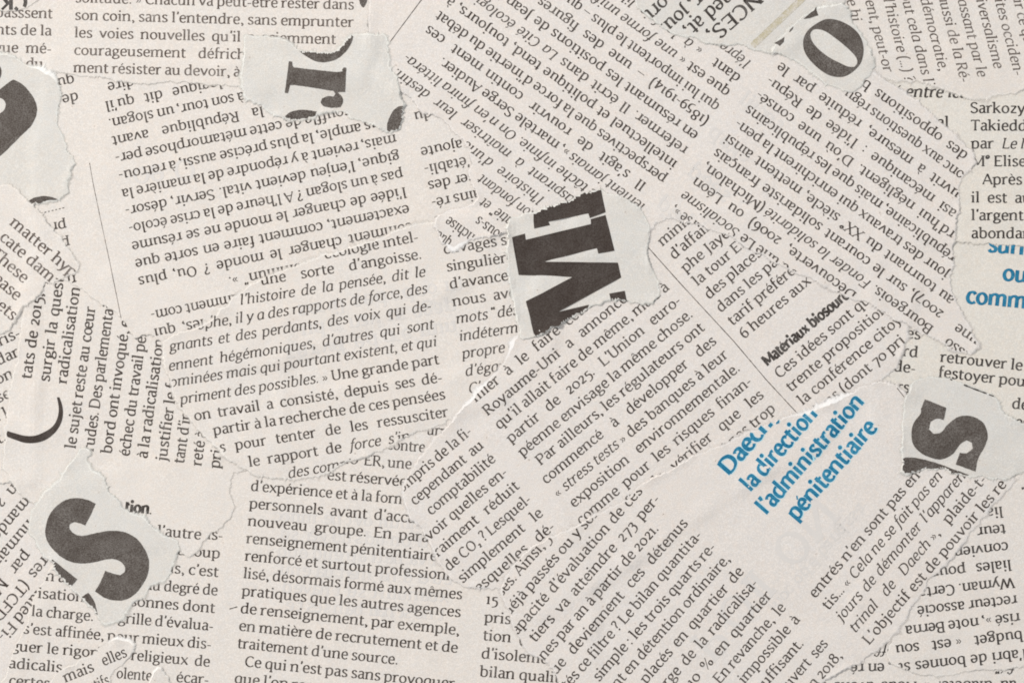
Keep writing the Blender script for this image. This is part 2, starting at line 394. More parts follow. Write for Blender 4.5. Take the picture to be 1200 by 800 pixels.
def blur(a, r):
    for _ in range(r):
        a = (a * 4 + 2 * (np.roll(a, 1, 0) + np.roll(a, -1, 0) + np.roll(a, 1, 1) + np.roll(a, -1, 1))
             + np.roll(np.roll(a, 1, 0), 1, 1) + np.roll(np.roll(a, 1, 0), -1, 1) + np.roll(np.roll(a, -1, 0), 1, 1) + np.roll(np.roll(a, -1, 0), -1, 1)) / 16
    return a
def samp(F, P):
    u = np.clip((P[:, 0] - GX0) / G, 0, GW - 1.001); v = np.clip((P[:, 1] - GY0) / G, 0, GH - 1.001)
    i = u.astype(int); j = v.astype(int); a = u - i; b = v - j
    return F[j, i] * (1 - a) * (1 - b) + F[j, i + 1] * a * (1 - b) + F[j + 1, i] * (1 - a) * b + F[j + 1, i + 1] * a * b
H = np.zeros((GH, GW))
THICK = 0.075 * MM

def world(P, z, org): return np.stack([(P[:, 0] - org[0]) * U, (org[1] - P[:, 1]) * U, z], 1)
def mesh_obj(name, verts, faces, mats, parent=None, mi=None, loc=None):
    me = bpy.data.meshes.new(name); me.from_pydata([tuple(v) for v in verts], [], faces); me.update()
    for m in mats: me.materials.append(m)
    if mi is not None: me.polygons.foreach_set('material_index', np.array(mi, np.int32))
    o = bpy.data.objects.new(name, me); S.collection.objects.link(o)
    if parent is not None: o.parent = parent
    if loc is not None: o.location = loc
    return o
def cdt_fill(X, interior):
    n = len(X)
    pts = [Vector(p) for p in np.vstack([X, interior]) if True]
    r = delaunay_2d_cdt(pts, [], [list(range(n))], 2, 1e-4)
    return np.array([tuple(v) for v in r[0]]), [tuple(f) for f in r[2]]
def flip_up(P, faces):
    out = []
    for f in faces:
        a = sum(P[f[i]][0] * P[f[(i + 1) % len(f)]][1] - P[f[(i + 1) % len(f)]][0] * P[f[i]][1] for i in range(len(f)))
        out.append(f if a < 0 else tuple(reversed(f)))     # y is down in photo pixels
    return out

class Scrap:
    def ghost(s, lines, xh, face=None, hs=1.0):
        """print on the back of the sheet, showing through mirrored and faint"""
        G_ = []
        for ln in lines:
            for f, c, p, dx, up, sc in set_line(*ln[:4], ln[4], xh, face or ROM, 'L', hs): G_.append((f, c, p + dx * f.get(c)[0] * sc * 0, -dx, up, sc))
        return s.glyphs('show_through_text', G_, M_GHOST, .02)
    def __init__(s, label, poly, tone='warm', fringe=2.2, lift=.10, rough=1.0, seed=0, wobble=.05):
        global H
        s.label = label
        s.X, s.Nn, s.t, ex = contour(poly, 100 + seed, rough, inset=fringe * .42)
        s.org = s.X.mean(0); X = s.X
        # keep the sheet's fields cheap: sample only where it may lie
        m = pip(gp, X).reshape(GH, GW)
        base = blur(dil(np.where(dil(m, 2), H, H.min()), 1), 2)
        base = np.maximum(base, 0)
        r = np.random.RandomState(seed + 5)
        wob = blur(r.randn(GH, GW), 14); wob /= wob.std() + 1e-9
        edge = 1 - blur(m.astype(float), 3); edge = np.clip(edge * 1.2, 0, 1)
        pl = blur(r.randn(GH, GW), 6); pl = np.clip(pl / (pl.std() + 1e-9), -.2, 2)
        s.Z = base + THICK + (wob + 2.5) * wobble * MM * .5 + edge * pl * lift * MM
        low = samp(H, X)
        s.Zs = s.Z
        # sheet
        lo, hi = X.min(0), X.max(0)
        ax = np.arange(lo[0], hi[0], 5.2); ay = np.arange(lo[1], hi[1], 5.2)
        I = np.stack(np.meshgrid(ax, ay), -1).reshape(-1, 2); I = I[pip(I, X)]
        dd = np.array([np.min(np.abs(X - p).sum(1)) for p in I]) if len(I) else np.zeros(0)
        I = I[dd > 3.0]
        V2, F = cdt_fill(X, I); F = flip_up(V2, F)
        zz = samp(s.Z, V2)
        top = world(V2, zz, s.org); nb = len(V2)
        loc = ((s.org[0] - 600) * U, (400 - s.org[1]) * U, 0)
        # underside and rim give the sheet its thickness
        bot = top.copy(); bot[:, 2] -= THICK * .8
        n = len(X)
        faces = list(F) + [tuple(reversed([i + nb for i in f])) for f in F]
        faces += [(i, (i + 1) % n, (i + 1) % n + nb, i + nb) for i in range(n)]
        s.obj = mesh_obj('newspaper_scrap', np.vstack([top, bot]), faces, [PAPER[tone]], loc=loc)
        s.obj['label'] = label; s.obj['category'] = 'paper scrap'; s.obj['group'] = 'torn newspaper scraps of the collage'
        s.tone = tone
        # fringe of bare fibre where the printed face tore away
        w = fringe * np.clip(.55 + .9 * np.abs(fbm1(s.t, seed + 31, ((26, .55), (9, .45), (3.4, .30)))), .35, 4)
        w = w * 1.25 + fringe * .45 * np.abs(r.randn(n)) ** 2 * .6
        w = w + .55 * ex * (1 + .25 * r.randn(n)).clip(.4, 1.6)
        K = 4; ring = []; rz = []; fe = []; pu = []
        for k in range(K + 1):
            f = k / K; P = X + s.Nn * (w * f)[:, None]
            if k == 0: P = X - s.Nn * .25
            z0 = samp(s.Z, X) + .004 * MM; z1 = samp(H, P) + .022 * MM + (THICK * .3 + lift * .24 * MM * np.clip(fbm1(s.t, seed + 77, ((30, .8),)), 0, 1.5))
            z = z0 * (1 - f) + z1 * f if k else z0
            z = np.maximum(z, samp(H, P) + .012 * MM)
            ring.append(P); rz.append(z); fe += [f] * n; pu += list(np.clip(ex / 11, 0, .5))
        P = np.vstack(ring); z = np.concatenate(rz)
        F = [(k * n + i, k * n + (i + 1) % n, (k + 1) * n + (i + 1) % n, (k + 1) * n + i) for k in range(K) for i in range(n)]
        F = flip_up(P, F)
        o = mesh_obj('torn_edge', world(P, z, s.org), F, [FRINGE[tone]], s.obj)
        at = o.data.attributes.new('feather', 'FLOAT', 'POINT'); at.data.foreach_set('value', np.array(fe, np.float32))
        a2 = o.data.attributes.new('pulp', 'FLOAT', 'POINT'); a2.data.foreach_set('value', np.array(pu, np.float32))
        m2 = dil(m, 1)
        H = np.where(m2, np.maximum(H, s.Z), H)
    def inside(s, P): return pip(P, s.X)
    def glyphs(s, name, G_, mat, dz=.036):
        V, F, k, vz = [], [], 0, []
        for f, ch, p, dx, up, sc in G_:
            if not (-45 < p[0] < 1245 and -45 < p[1] < 845): continue
            adv, gv, gf, gl, nl = f.get(ch)
            if not len(gv): continue
            P = p + gv[:, :1] * sc * dx + gv[:, 1:] * sc * up
            c = P.mean(0); dmin = np.min(np.abs(s.X - c).sum(1))
            if dmin > 22:
                if not s.inside(c[None])[0]: continue
                keep = range(len(gf))
            else:
                cen = np.array([P[list(q)].mean(0) for q in gf]); ins = s.inside(cen); keep = np.nonzero(ins)[0]
                if not len(keep): continue
            z = samp(s.Z, P) + dz * MM
            zl = np.zeros(len(gv))
            for q, lay in zip(gf, gl): zl[list(q)] = lay
            z = z + zl * .0009 * MM
            V.append(P); vz.append(z); F += [tuple(a + k for a in gf[i]) for i in keep]; k += len(P)
        if not F: return None
        P = np.vstack(V); z = np.concatenate(vz)
        used = np.unique(np.concatenate([np.array(q) for q in F])); mp = np.full(len(P), -1); mp[used] = np.arange(len(used))
        F = [tuple(int(mp[a]) for a in q) for q in F]; P = P[used]; z = z[used]
        return mesh_obj(name, world(P, z, s.org), flip_up(P, F), [mat], s.obj)
    def text(s, lines, mat=None, xh=8.0, face=None, name='text_column', hs=1.0, **kw):
        G_ = []
        for ln in lines:
            x0, y0, x1, y1, t = ln[:5]; mode = ln[5] if len(ln) > 5 else 'J'
            G_ += set_line(x0, y0, x1, y1, t, xh, face, mode, hs)
        return s.glyphs(name, G_, mat or M_TEXT, **kw)
    def block(s, P0, P1, L0, L1, lines, k0=0, **kw):
        """lines from index k0; starts P0+k*L0, ends P1+k*L1. item: text | (mode,text) | ('W',text,a,b): a..b px along the line | None"""
        out = []
        for i, it in enumerate(lines):
            if it is None: continue
            k = k0 + i
            a = np.array(P0, float) + k * np.array(L0); b = np.array(P1, float) + k * np.array(L1)
            D = np.linalg.norm(b - a); d = (b - a) / D
            if isinstance(it, str): out.append((*a, *b, it)); continue
            for it in (it if isinstance(it, list) else [it]):
                if it[0] == 'W':
                    p = a + d * it[2]; q = a + d * it[3]; out.append((*p, *q, it[1]))
                elif it[0] == 'A': p = a + d * it[2]; out.append((*p, *b, it[1], 'L'))
                else: out.append((*a, *b, it[1], it[0]))
        return s.text(out, **kw)
    def shape(s, polys, mat, name='large_letter', step=2.6, smooth=True, dz=.055, torn=True):
        for poly in polys if isinstance(polys[0][0], (list, tuple)) else [polys]:
            P = np.array(poly, float)
            if smooth: P = soft(P)
            if torn: P = P + rng.uniform(-.2, .2, P.shape)
            lo, hi = P.min(0), P.max(0)
            I = np.stack(np.meshgrid(np.arange(lo[0], hi[0], step), np.arange(lo[1], hi[1], step)), -1).reshape(-1, 2)
            I = I + rng.uniform(-.5, .5, I.shape)
            I = I[pip(I, P)]
            V2, F = cdt_fill(P, I); F = flip_up(V2, F)
            cen = np.array([V2[list(f)].mean(0) for f in F]); ins = s.inside(cen) if torn else np.ones(len(F), bool)
            F = [f for f, q in zip(F, ins) if q]
            if not F: continue
            mesh_obj(name, world(V2, samp(s.Z, V2) + dz * MM, s.org), F, [mat], s.obj)
    def rule(s, pts, w, mat, name='column_rule', dz=.04):
        P = []
        for (a, b) in zip(pts[:-1], pts[1:]):
            n = int(math.hypot(b[0] - a[0], b[1] - a[1]) / 3) + 1
            P += [(a[0] + (b[0] - a[0]) * i / n, a[1] + (b[1] - a[1]) * i / n) for i in range(n)]
        P = np.array(P + [pts[-1]]); T = np.gradient(P, axis=0); T /= np.linalg.norm(T, axis=1)[:, None]
        Nn = np.stack([-T[:, 1], T[:, 0]], 1); ww = w * (1 + .18 * rng.randn(len(P)))[:, None] / 2
        Q = np.vstack([P + Nn * ww, P - Nn * ww]); n = len(P)
        F = [(i, i + 1, n + i + 1, n + i) for i in range(n - 1)]
        ins = s.inside(P[:-1]); F = [f for f, q in zip(F, ins) if q]
        if F: mesh_obj(name, world(Q, samp(s.Z, Q) + dz * MM, s.org), flip_up(Q, F), [mat], s.obj)
def soft(P, corner=46):
    """round a traced outline, keeping its sharp corners"""
    n = len(P); A = P - np.roll(P, 1, 0); B = np.roll(P, -1, 0) - P
    ang = np.degrees(np.abs(np.arctan2(A[:, 0] * B[:, 1] - A[:, 1] * B[:, 0], (A * B).sum(1))))
    sharp = ang > corner; out = []
    for i in range(n):
        p0, p1, p2, p3 = P[i - 1], P[i], P[(i + 1) % n], P[(i + 2) % n]
        m1 = np.zeros(2) if sharp[i] else (p2 - p0) / 2
        m2 = np.zeros(2) if sharp[(i + 1) % n] else (p3 - p1) / 2
        if sharp[i]: m1 = (p2 - p1) if sharp[(i + 1) % n] else (p2 - p1) * .8
        if sharp[(i + 1) % n]: m2 = (p2 - p1) if sharp[i] else (p2 - p1) * .8
        k = max(1, int(np.linalg.norm(p2 - p1) / 2.2))
        for t in np.arange(k) / k:
            out.append((2 * t ** 3 - 3 * t * t + 1) * p1 + (t ** 3 - 2 * t * t + t) * m1 + (-2 * t ** 3 + 3 * t * t) * p2 + (t ** 3 - t * t) * m2)
    return np.array(out)

# ---------------------------------------------------------------- the surface underneath
bk = mesh_obj('backing_sheet', [(-.135, -.095, -.0001), (.135, -.095, -.0001), (.135, .095, -.0001), (-.135, .095, -.0001),
                                (-.135, -.095, -.002), (.135, -.095, -.002), (.135, .095, -.002), (-.135, .095, -.002)],
              [(0, 1, 2, 3), (7, 6, 5, 4), (0, 4, 5, 1), (1, 5, 6, 2), (2, 6, 7, 3), (3, 7, 4, 0)], [PAPER['warm']])
bk['kind'] = 'structure'

# ---------------------------------------------------------------- the scraps, bottom of the pile first
# column of quotation in blue and body text at the right
s = Scrap('cream scrap at the right edge with blue bold words above retrouver le', [(1040, 255), (1230, 255), (1230, 520), (1170, 530), (1100, 520), (1030, 500), (1015, 430), (1030, 330)], 'beige', 1.5, seed=1)
s.text([(1157, 294.5, 1240, 303, 'surmenée', 'L'), (1174, 328, 1240, 334.5, 'ou du', 'L'), (1131, 354.5, 1225, 364, 'comment', 'L')], M_BLUE, 12.6, BOLD, 'blue_text')
s.text([(1101, 423.5, 1240, 438.5, 'retrouver le goût', 'L'), (1099, 441.5, 1240, 457, 'festoyer pour un', 'L'), (1185, 478, 1240, 484, 'dévoile', 'L'), (1180, 498.5, 1240, 505, 'cesse', 'L'),
        (980, 388, 1078.5, 397.5, 'les voies', 'R'), (975, 409, 1075.5, 418.5, 'record', 'R'), (972, 427, 1072.5, 437, 'de-', 'R'), (966, 450, 1065.5, 460, 'jours', 'R')], M_DARK, 8.3, DARKR, name='text_column')

s = Scrap('cream scrap at the right edge with an article starting Sarkozy Takieddine', [(1025, 60), (1230, 60), (1230, 289), (1200, 287), (1165, 286), (1135, 284), (1090, 283), (1040, 270), (1020, 180)], 'beige', 1.8, seed=2)
s.text([(1136, 132.5, 1230, 133, 'Sarkozy, Ziad', 'L'), (1137, 153, 1230, 153.5, 'Takieddine,', 'L'), (1137.5, 174, 1230, 174.5, 'par  _Le Monde_', 'L'), (1138, 194.8, 1230, 195, 'Mᵉ Elise Arf', 'L'),
        (1151, 216, 1230, 216.5, 'Après plus', 'L'), (1137.5, 237.3, 1196, 237.7, 'il  est  aux', 'L'), (1137.5, 258, 1230, 258.4, 'l’argent de', 'L'), (1137.5, 279, 1230, 279.4, 'abondant', 'L')], M_DARK, 8.2, DARKR)
s.text([(1046, 113.8, 1200, 115.5, 'é entre les', 'L')], M_DARK, 9.0, DARKI, 'italic_line')
s.text([(1010, 88, 1040, 88, 'du', 'R'), (1080, 149, 1112, 149, 'al', 'R')], M_DARK, 8.2, DARKR)

s = Scrap('scrap at the top right whose italic lines run downwards', [(965, -30), (1230, -30), (1230, 104), (1200, 104), (1178, 112), (1158, 114), (1142, 116), (1126, 111), (1108, 106), (1094, 100), (1078, 97), (1058, 95), (1044, 93), (1020, 90), (1000, 60)], 'warm', 3.2, seed=3)
kl = [('s’est le hi', 25), ('rement, peut-or', 84), ('dans l’histoire (…) ?', 95), ('tout cela dans l’', 99), ('la démocratie,', 83), ('c’est aussi de la Ré-', 96), ('en passant par le', 90), ('l’universalisme', 80), ('limites occiden-', 88), ('pour ce que', 60)]
L = []
for k, (t, ye) in enumerate(kl):
    cx = 997 + 21.72 * k + (ye - 5) * .262 - 3.9 ; b = (cx, ye + 1); a = (cx - .262 * 200, ye - 200 + 1)
    L.append((*a, *b, t, 'R'))
s.text(L, M_PALE, 8.1, ITA, 'italic_column', hs=.98)

s = Scrap('scrap along the bottom edge with upside-down lines au diabète', [(950, 745), (1040, 735), (1230, 755), (1230, 830), (880, 830), (900, 790)], 'warm', 1.5, seed=4)
s.text([(1191, 796.8, 900, 799.5, 'au diabète. « Nous avons suivi un', 'J'), (1191, 775.8, 1110, 776.6, '_fié_”.', 'L'), (1045, 776.5, 985, 777.2, ', en ré', 'L'), (1049, 755, 1000, 755.6, '_effi_', 'L')], M_DARK, 8.1, DARKR)

s = Scrap('scrap in the bottom right corner with upside-down text budget est sou', [(1140, 545), (1230, 530), (1230, 778), (1150, 785), (1120, 789), (1085, 790), (1062, 787), (1043, 775), (1040, 765), (1048, 750), (1040, 740), (1000, 720), (1060, 600)], 'warm', 1.8, seed=5)
q = []
for k, (t, xe) in enumerate([('lia-', 1145), ('teur', 1145), ('conviennent', 1100), ('liales pour', 1092), ('Wyman. Certa', 1076), ('recteur associé', 1074), ('risé », note Berna', 1060), ('budget   « est   sou', 1048), ('l’abri de bonnes st', 1052)]):
    x0 = 1174.5 + 3.3 * k; y0 = 593 + 20.75 * k
    w = {8: (1202, 759.5)}.get(k)
    if w: x0, y0 = w
    q.append((x0, y0, xe, y0 + (x0 - xe) * .115, t, 'J' if k in (3, 4, 5, 6, 7, 8) else 'L'))
s.text(q, M_DARK, 8.2, DARKR)
s.rule([(1197, 572), (1206, 570)], 2.4, M_DARK, 'printed_dash')

s = Scrap('scrap at the left edge whose lines ending (TCFD run down to the left', [(-30, 500), (60, 505), (80, 560), (78, 640), (70, 672), (52, 700), (44, 735), (26, 770), (12, 800), (8, 830), (-30, 830)], 'pink', 1.5, seed=6)
bx, by = 21, 652.9; dx, dy = -.651, .759
def wl(k, t0, t): x = bx + k * 15.6 + dx * t0; y = by + k * 13.4 + dy * t0; return (x, y, x + dx * 80, y + dy * 80, t, 'L')
s.text([wl(0, -12, 'par   Mi'), wl(1, -32, 'ures  (TCFD'), wl(2, 14, 'lated Fi-'), wl(-1, -42, 'humaines'), wl(-2, -60, 'mandent'), wl(-3, -62, 'n  2022'), wl(-4, -70, 'do sur')], M_TEXT, 8.6, ROM, hs=1.02)

s = Scrap('narrow sliver at the left edge with the line ends ris, dar and on', [(-30, 340), (40, 345), (40, 560), (-30, 570)], 'warm', 1.2, seed=7)
s.text([(-40, 424, 25, 394, 'hypris-', 'R'), (-40, 445, 23.5, 416.5, 'lendar', 'R'), (-40, 467, 17, 441.5, 'maison', 'R'), (-40, 489.5, 14, 464.5, 'fausse', 'R'), (-40, 512, 11, 487.5, 'que le l', 'R'), (-40, 540, 9, 515, 'fait,', 'R')], M_TEXT, 8.4, ROM)

s = Scrap('large scrap along the bottom with the column d’expérience et à la form', [(300, 470), (560, 440), (640, 560), (690, 700), (700, 830), (-12, 830), (-2, 806), (8, 792), (14, 766), (22, 746), (30, 736), (38, 708), (47, 690), (55, 674), (66, 655), (60, 580), (200, 540), (290, 530)], 'warm', 1.8, seed=8)
s.block((293.4, 574.3), (550, 597), (-1.75, 20.45), (-1.7, 20.9), [
    [('W', 'urr', 200, 222)], [('W', 'contre', 155, 200)], [('W', '« LOYER, une', 92, 186)], [('W', '« L’ac', 3, 40), ('W', 'est réservée', 88, 182)],
    [('W', 'd’expérience et à la form', 0, 184)], [('W', 'personnels  avant  d’accu', 0, 197)], [('W', 'nouveau groupe. En parall', 0, 224)], [('W', 'renseignement pénitentiaire', 0, 225)],
    [('W', 'renforcé et surtout professionn', 0, 248)], 'lisé, désormais formé aux mêmes', 'pratiques que les autres agences', 'de renseignement, par exemple,', 'en matière de recrutement et de',
    [('W', 'traitement d’une source.', 0, 190)], [('W', 'Ce qui n’est pas sans provoquer', 10, 258)], 'que l’on renonce à ses habitudes'], k0=-4, mat=M_TEXT, xh=8.15)
s.text([(-5, 610, 261, 632.5, '…ans-', 'R'), (-8, 630.5, 258, 653.7, 'beaucoup', 'R'), (-8, 652, 256, 675.5, 'dans ans, c’est', 'R'), (53, 679.5, 75, 681.5, 'n’a', 'L'), (170, 690, 255, 697, 'au degré de', 'J'),
        (44, 699.8, 110, 705.5, 'isation', 'L'), (145, 708.5, 252, 717.6, 'rsonnes dont', 'J'), (36.5, 720.8, 110, 727, 'la charge.', 'J'), (138, 728.8, 250, 738.4, 'grille d’évalua-', 'J'),
        (27, 741.3, 247.5, 759.8, 's’est affinée, pour mieux dis-', 'J'), (13, 761.3, 118, 770, 'guer le rigori', 'J'), (153, 772.5, 246, 780.5, 'religieux  de', 'J'), (2, 781, 73, 787, 'radicalis', 'J'),
        (136, 793.5, 178, 797, 'olente', 'J'), (206, 798, 244.5, 801.3, 'écar-', 'J'), (10, 802, 60, 806, 'certes', 'L')], M_TEXT, 8.15)
s.block((569, 706.8), (800, 726), (-1.85, 21.2), (-1.85, 21.2), [('L', '15'), ('L', 'prisonn'), ('L', 'tion  (c’est'), ('L', 'd’isolement'), ('L', 'bilan qualitatif')], mat=M_TEXT, xh=8.3, face=ROM)
s.rule([(269, 713), (278, 710.4)], 1.1, M_TEXT, 'printed_dash')

s.ghost([(330 + 3 * k, 610 + 21 * k, 640, 628 + 21 * k, t) for k, t in enumerate(['comment voir un monde', 'les régions du nord et', 'quelque part en avril', 'une autre manière de', 'devant les tribunaux', 'et ses habitants ont'])], 9.5, DARKR)
s = Scrap('scrap with upward-running text le sujet reste au cœur and a large black arc', [(30, 350), (40, 300), (150, 330), (330, 380), (330, 545), (272, 552), (268, 575), (273, 596), (271, 608), (260, 617), (246, 626), (236, 634), (229, 645), (221, 650), (212, 643), (195, 640), (120, 640), (60, 600), (25, 580), (4, 545), (6, 510), (9, 480), (13, 450), (20, 425), (26, 400), (24, 378)], 'warm', 2.2, seed=9)
ul = [('tats de 2015, qui fait', 36.8, 444.5, 168), ('surgir la question de', 57.8, 447.7, 178), ('radicalisation a été', 78, 450, 158), ('le sujet reste au cœur', 88.5, 526, 168), ('rudes. Des parlementaires', 109.5, 529, 196), ('bord ont invoqué, et', 130.5, 531.8, 165), ('échec du travail pénible', 151.5, 534.7, 180), ('à la radicalisation', 172.5, 537.5, 142), ('justifier le fait', 195, 540.4, 112), ('tant d’inconnu', 215.5, 543.2, 108), ('reté à des', 236, 546, 70), ('pris', 257, 549, 30)]
s.text([(x, y, x + w * .1405, y - w * .990, t) for t, x, y, w in ul], M_TEXT, 8.5, DARKR, 'vertical_text_column')
arc = [(445, 235), (465, 235), (485, 290), (493, 360), (480, 430), (440, 500), (370, 560), (290, 588), (200, 590), (120, 565), (60, 542), (55, 519), (62, 497), (120, 515), (200, 535), (280, 533), (350, 505), (410, 465), (445, 410), (460, 340), (455, 280)]
s.shape([(x / 6.667, y / 6.667 + 430) for x, y in arc], M_BIGK, 'large_letter', 2.0, torn=False)
s.text([(146, 598.6, 200, 604.5, 'tion.', 'L')], M_DARK, 8.6, HEAVY, 'bold_word', hs=.92)
s.text([(184, 627, 230, 631, 'l’autre', 'L')], M_TEXT, 8.15, ROM, 'text_line')

s = Scrap('small tilted scrap reading mais elles near the bottom left', [(45, 830), (52, 806), (62, 796), (72, 785), (86, 777), (98, 772), (112, 766), (120, 757), (128, 751, 2), (140, 748, 4), (152, 751, 5), (158, 758, 3), (153, 768), (146, 777), (134, 783), (128, 792), (130, 806), (133, 830)], 'warm', 1.6, .22, seed=10)
s.text([(76.5, 799, 111.5, 785, 'mais'), (121.5, 779.5, 150, 768, 'elles'), (84, 819, 130, 800.5, 'objectifs')], M_TEXT, 8.3)
s = Scrap('small blank folded tab of paper poking up beside the word écar', [(168, 830), (174, 802), (181, 790, 2), (187, 782, 3), (193, 790, 2), (200, 799), (206, 830)], 'warm', 1.6, .5, seed=11, wobble=.3)

s = Scrap('large upside-down scrap about changing the world with a thin column rule', [(64, 66), (300, 80), (420, 90), (560, 100), (585, 190), (585, 250), (560, 300), (540, 330), (440, 370), (330, 420), (260, 430), (205, 420), (190, 402), (180, 394), (168, 392), (160, 398), (152, 388), (146, 376), (137, 366), (124, 358), (110, 350), (98, 340), (90, 333), (78, 330), (70, 328), (58, 300), (40, 250), (50, 150)], 'warm', 1.6, seed=12)
s.block((478.8, 240), (157.5, 304.5), (-3.9, -20.6), (-3.9, -20.55), [
    [('W', 'les articles, les, qui', 110, 321)], [('W', 'est notamment com-', 165, 321)], [('W', 'mieux vivre en commun” ».', 0, 224)], 'comment changer le monde ? Ou, plus', 'exactement, comment faire en sorte que',
    'l’idée de changer le monde ne se résume', 'pas à un slogan ? A l’heure de la crise écolo-', 'gique, l’enjeu devient vital. Servir, désor-', 'mais, revient à y répondre de la manière la',
    'plus ample, la plus précise aussi, à retrou-', 'ver le souffle de cette métamorphose per-', 'pétuelle et offrit   la   République   avant', 'de lancer,  elle  aussi,  à son tour, un slogan.', 'intimement testé en logique dit qu’il', [('W', 'autant, se   dire', 170, 321)]], k0=-4, mat=M_TEXT, xh=8.0)
s.text([(560, 117, 484, 132.3, 'du', 'R'), (590, 153.5, 492, 173.7, 'ajoute', 'R'), (594, 174, 496, 194.2, 'd’établi-', 'R'), (599, 193, 500.7, 213.2, 'poser des', 'R'), (603, 213.5, 504.6, 233.7, 'terrains ré-', 'R'), (606, 234, 508, 254.2, 'nous se', 'R')], M_TEXT, 8.0)
for ln in [(86.4, 88.5, 46, 96.5, 'qu’il', 'L'), (91, 108.5, 50, 116.5, 'de l’a', 'L'), (77, 258.5, 40, 264, 'pre', 'L'), (81, 279, 50, 284, 'pa', 'L'), (88.5, 322, 60, 327, 'n’a', 'L')]: s.text([ln], M_TEXT, 8.0, name='text_line')
s.ghost([(200, 190, 130, 204, 'Oéo')], 17, ROM)
s.rule([(105, 191), (109, 214), (119, 262), (130, 313), (142, 372)], .55, M_PALE)
for i in range(7): s.rule([(48 + i * 4.2, 250 - i * 1.0), (50.2 + i * 4.2, 249.5 - i * 1.0)], 1.0, M_TEXT, 'printed_dash')

s = Scrap('upright scrap at the top left with the lines son coin, sans l’entendre', [(-30, -30), (434, -30), (433, 5), (434, 25), (432, 60), (420, 100), (300, 104), (262, 101), (235, 98), (205, 96), (170, 97), (140, 94), (118, 90), (97, 88), (80, 85), (62, 82), (40, 90), (-30, 100)], 'warm', 2.0, seed=13)
s.block((88, 3.0), (415, 11.5), (-.5, 20.5), (-.5, 20.5), ['solitude. » Chacun va peut-être rester dans', 'son coin, sans l’entendre, sans emprunter', [('W', 'les voies nouvelles qu’il a sciemment', 0, 307)], [('W', 'courageusement   défrichées, le', 0, 250)], [('W', 'ment résister au devoir, à', 0, 196)]], mat=M_PALE, xh=7.9, face=ROM)
s.text([(-80, 18.6, 62, 21.8, 'passsent', 'R'), (-80, 38.6, 60.8, 42, 'clients de la', 'R'), (-80, 59.5, 60.5, 62.8, 'vague  mé-', 'R'), (30, 80, 64, 81, 'du', 'L')], M_PALE, 7.9)
s.shape([[(420, -6), (422, 5), (425.7, 9.5), (428.7, 5.5), (432.8, -6)]], M_BIG)

s = Scrap('small torn piece in the top left corner with upside-down bold letters', [(-30, -30), (60, -30), (52, -6), (40, 3), (33, 9), (22, 11), (12, 13), (-30, 16)], 'warm', 1.2, seed=14)
s.text([(33, -6.5, -40, -6.8, 'CKIN', 'L')], M_DARK, 12.5, BOLD, 'bold_word')

s = Scrap('grey scrap at the left edge with part of a huge black curved letter', [(-30, 62), (-4, 62), (10, 66), (22, 71), (31, 75), (42, 78, 2), (50, 82, 7), (60, 88, 7), (66, 95, 2), (68, 101), (70, 109), (69, 119), (65, 127), (66, 140), (69, 154), (73, 163), (80, 178), (88, 191), (84, 203), (80, 214), (78, 226), (68, 234), (52, 237), (36, 240), (20, 250), (-30, 250)], 'grey', 3.0, .16, seed=15)
s.shape([[(16, 93.5), (25, 98), (34, 107), (41, 118), (43.5, 127), (42, 137), (36, 148), (25, 159), (12, 172), (0, 183), (-12, 191), (-12, 136), (0, 133), (5, 129), (7, 122.5), (4, 117), (-3, 114), (-12, 112), (-4, 108), (9, 98)],
         [(-6, 74), (0, 78), (2, 85), (0, 92), (-6, 96)], [(33, 236), (40, 232), (52, 229.7), (62, 231.5), (70, 234.5), (58, 234.5), (50, 237), (44, 241), (37, 242)]], M_BIG, step=3)

s = Scrap('scrap at the left edge with slanting English text matter hypo', [(-30, 217), (0, 217), (12, 216), (24, 226), (34, 238), (44, 247), (52, 257), (60, 268), (70, 281), (80, 292), (89, 304), (93, 313), (88, 321), (78, 324), (66, 330), (54, 331), (48, 342), (40, 352), (28, 358), (20, 372), (10, 384), (-2, 392), (-30, 400)], 'warm', 2.6, seed=16)
dc, ds = math.cos(math.radians(40.6)), math.sin(math.radians(40.6))
vl = [('matter hypo', 0), ('cate dama', 2), ('it. These', -16), ('disease', 2), ('markets', 5)]
s.text([(10.5 - ds * 20.9 * k + dc * o, 262.5 + dc * 20.9 * k + ds * o, 10.5 - ds * 20.9 * k + dc * (o + 100), 262.5 + dc * 20.9 * k + ds * (o + 100), t, 'L') for k, (t, o) in enumerate(vl)], M_PALE, 9.0, ROM, hs=.98)

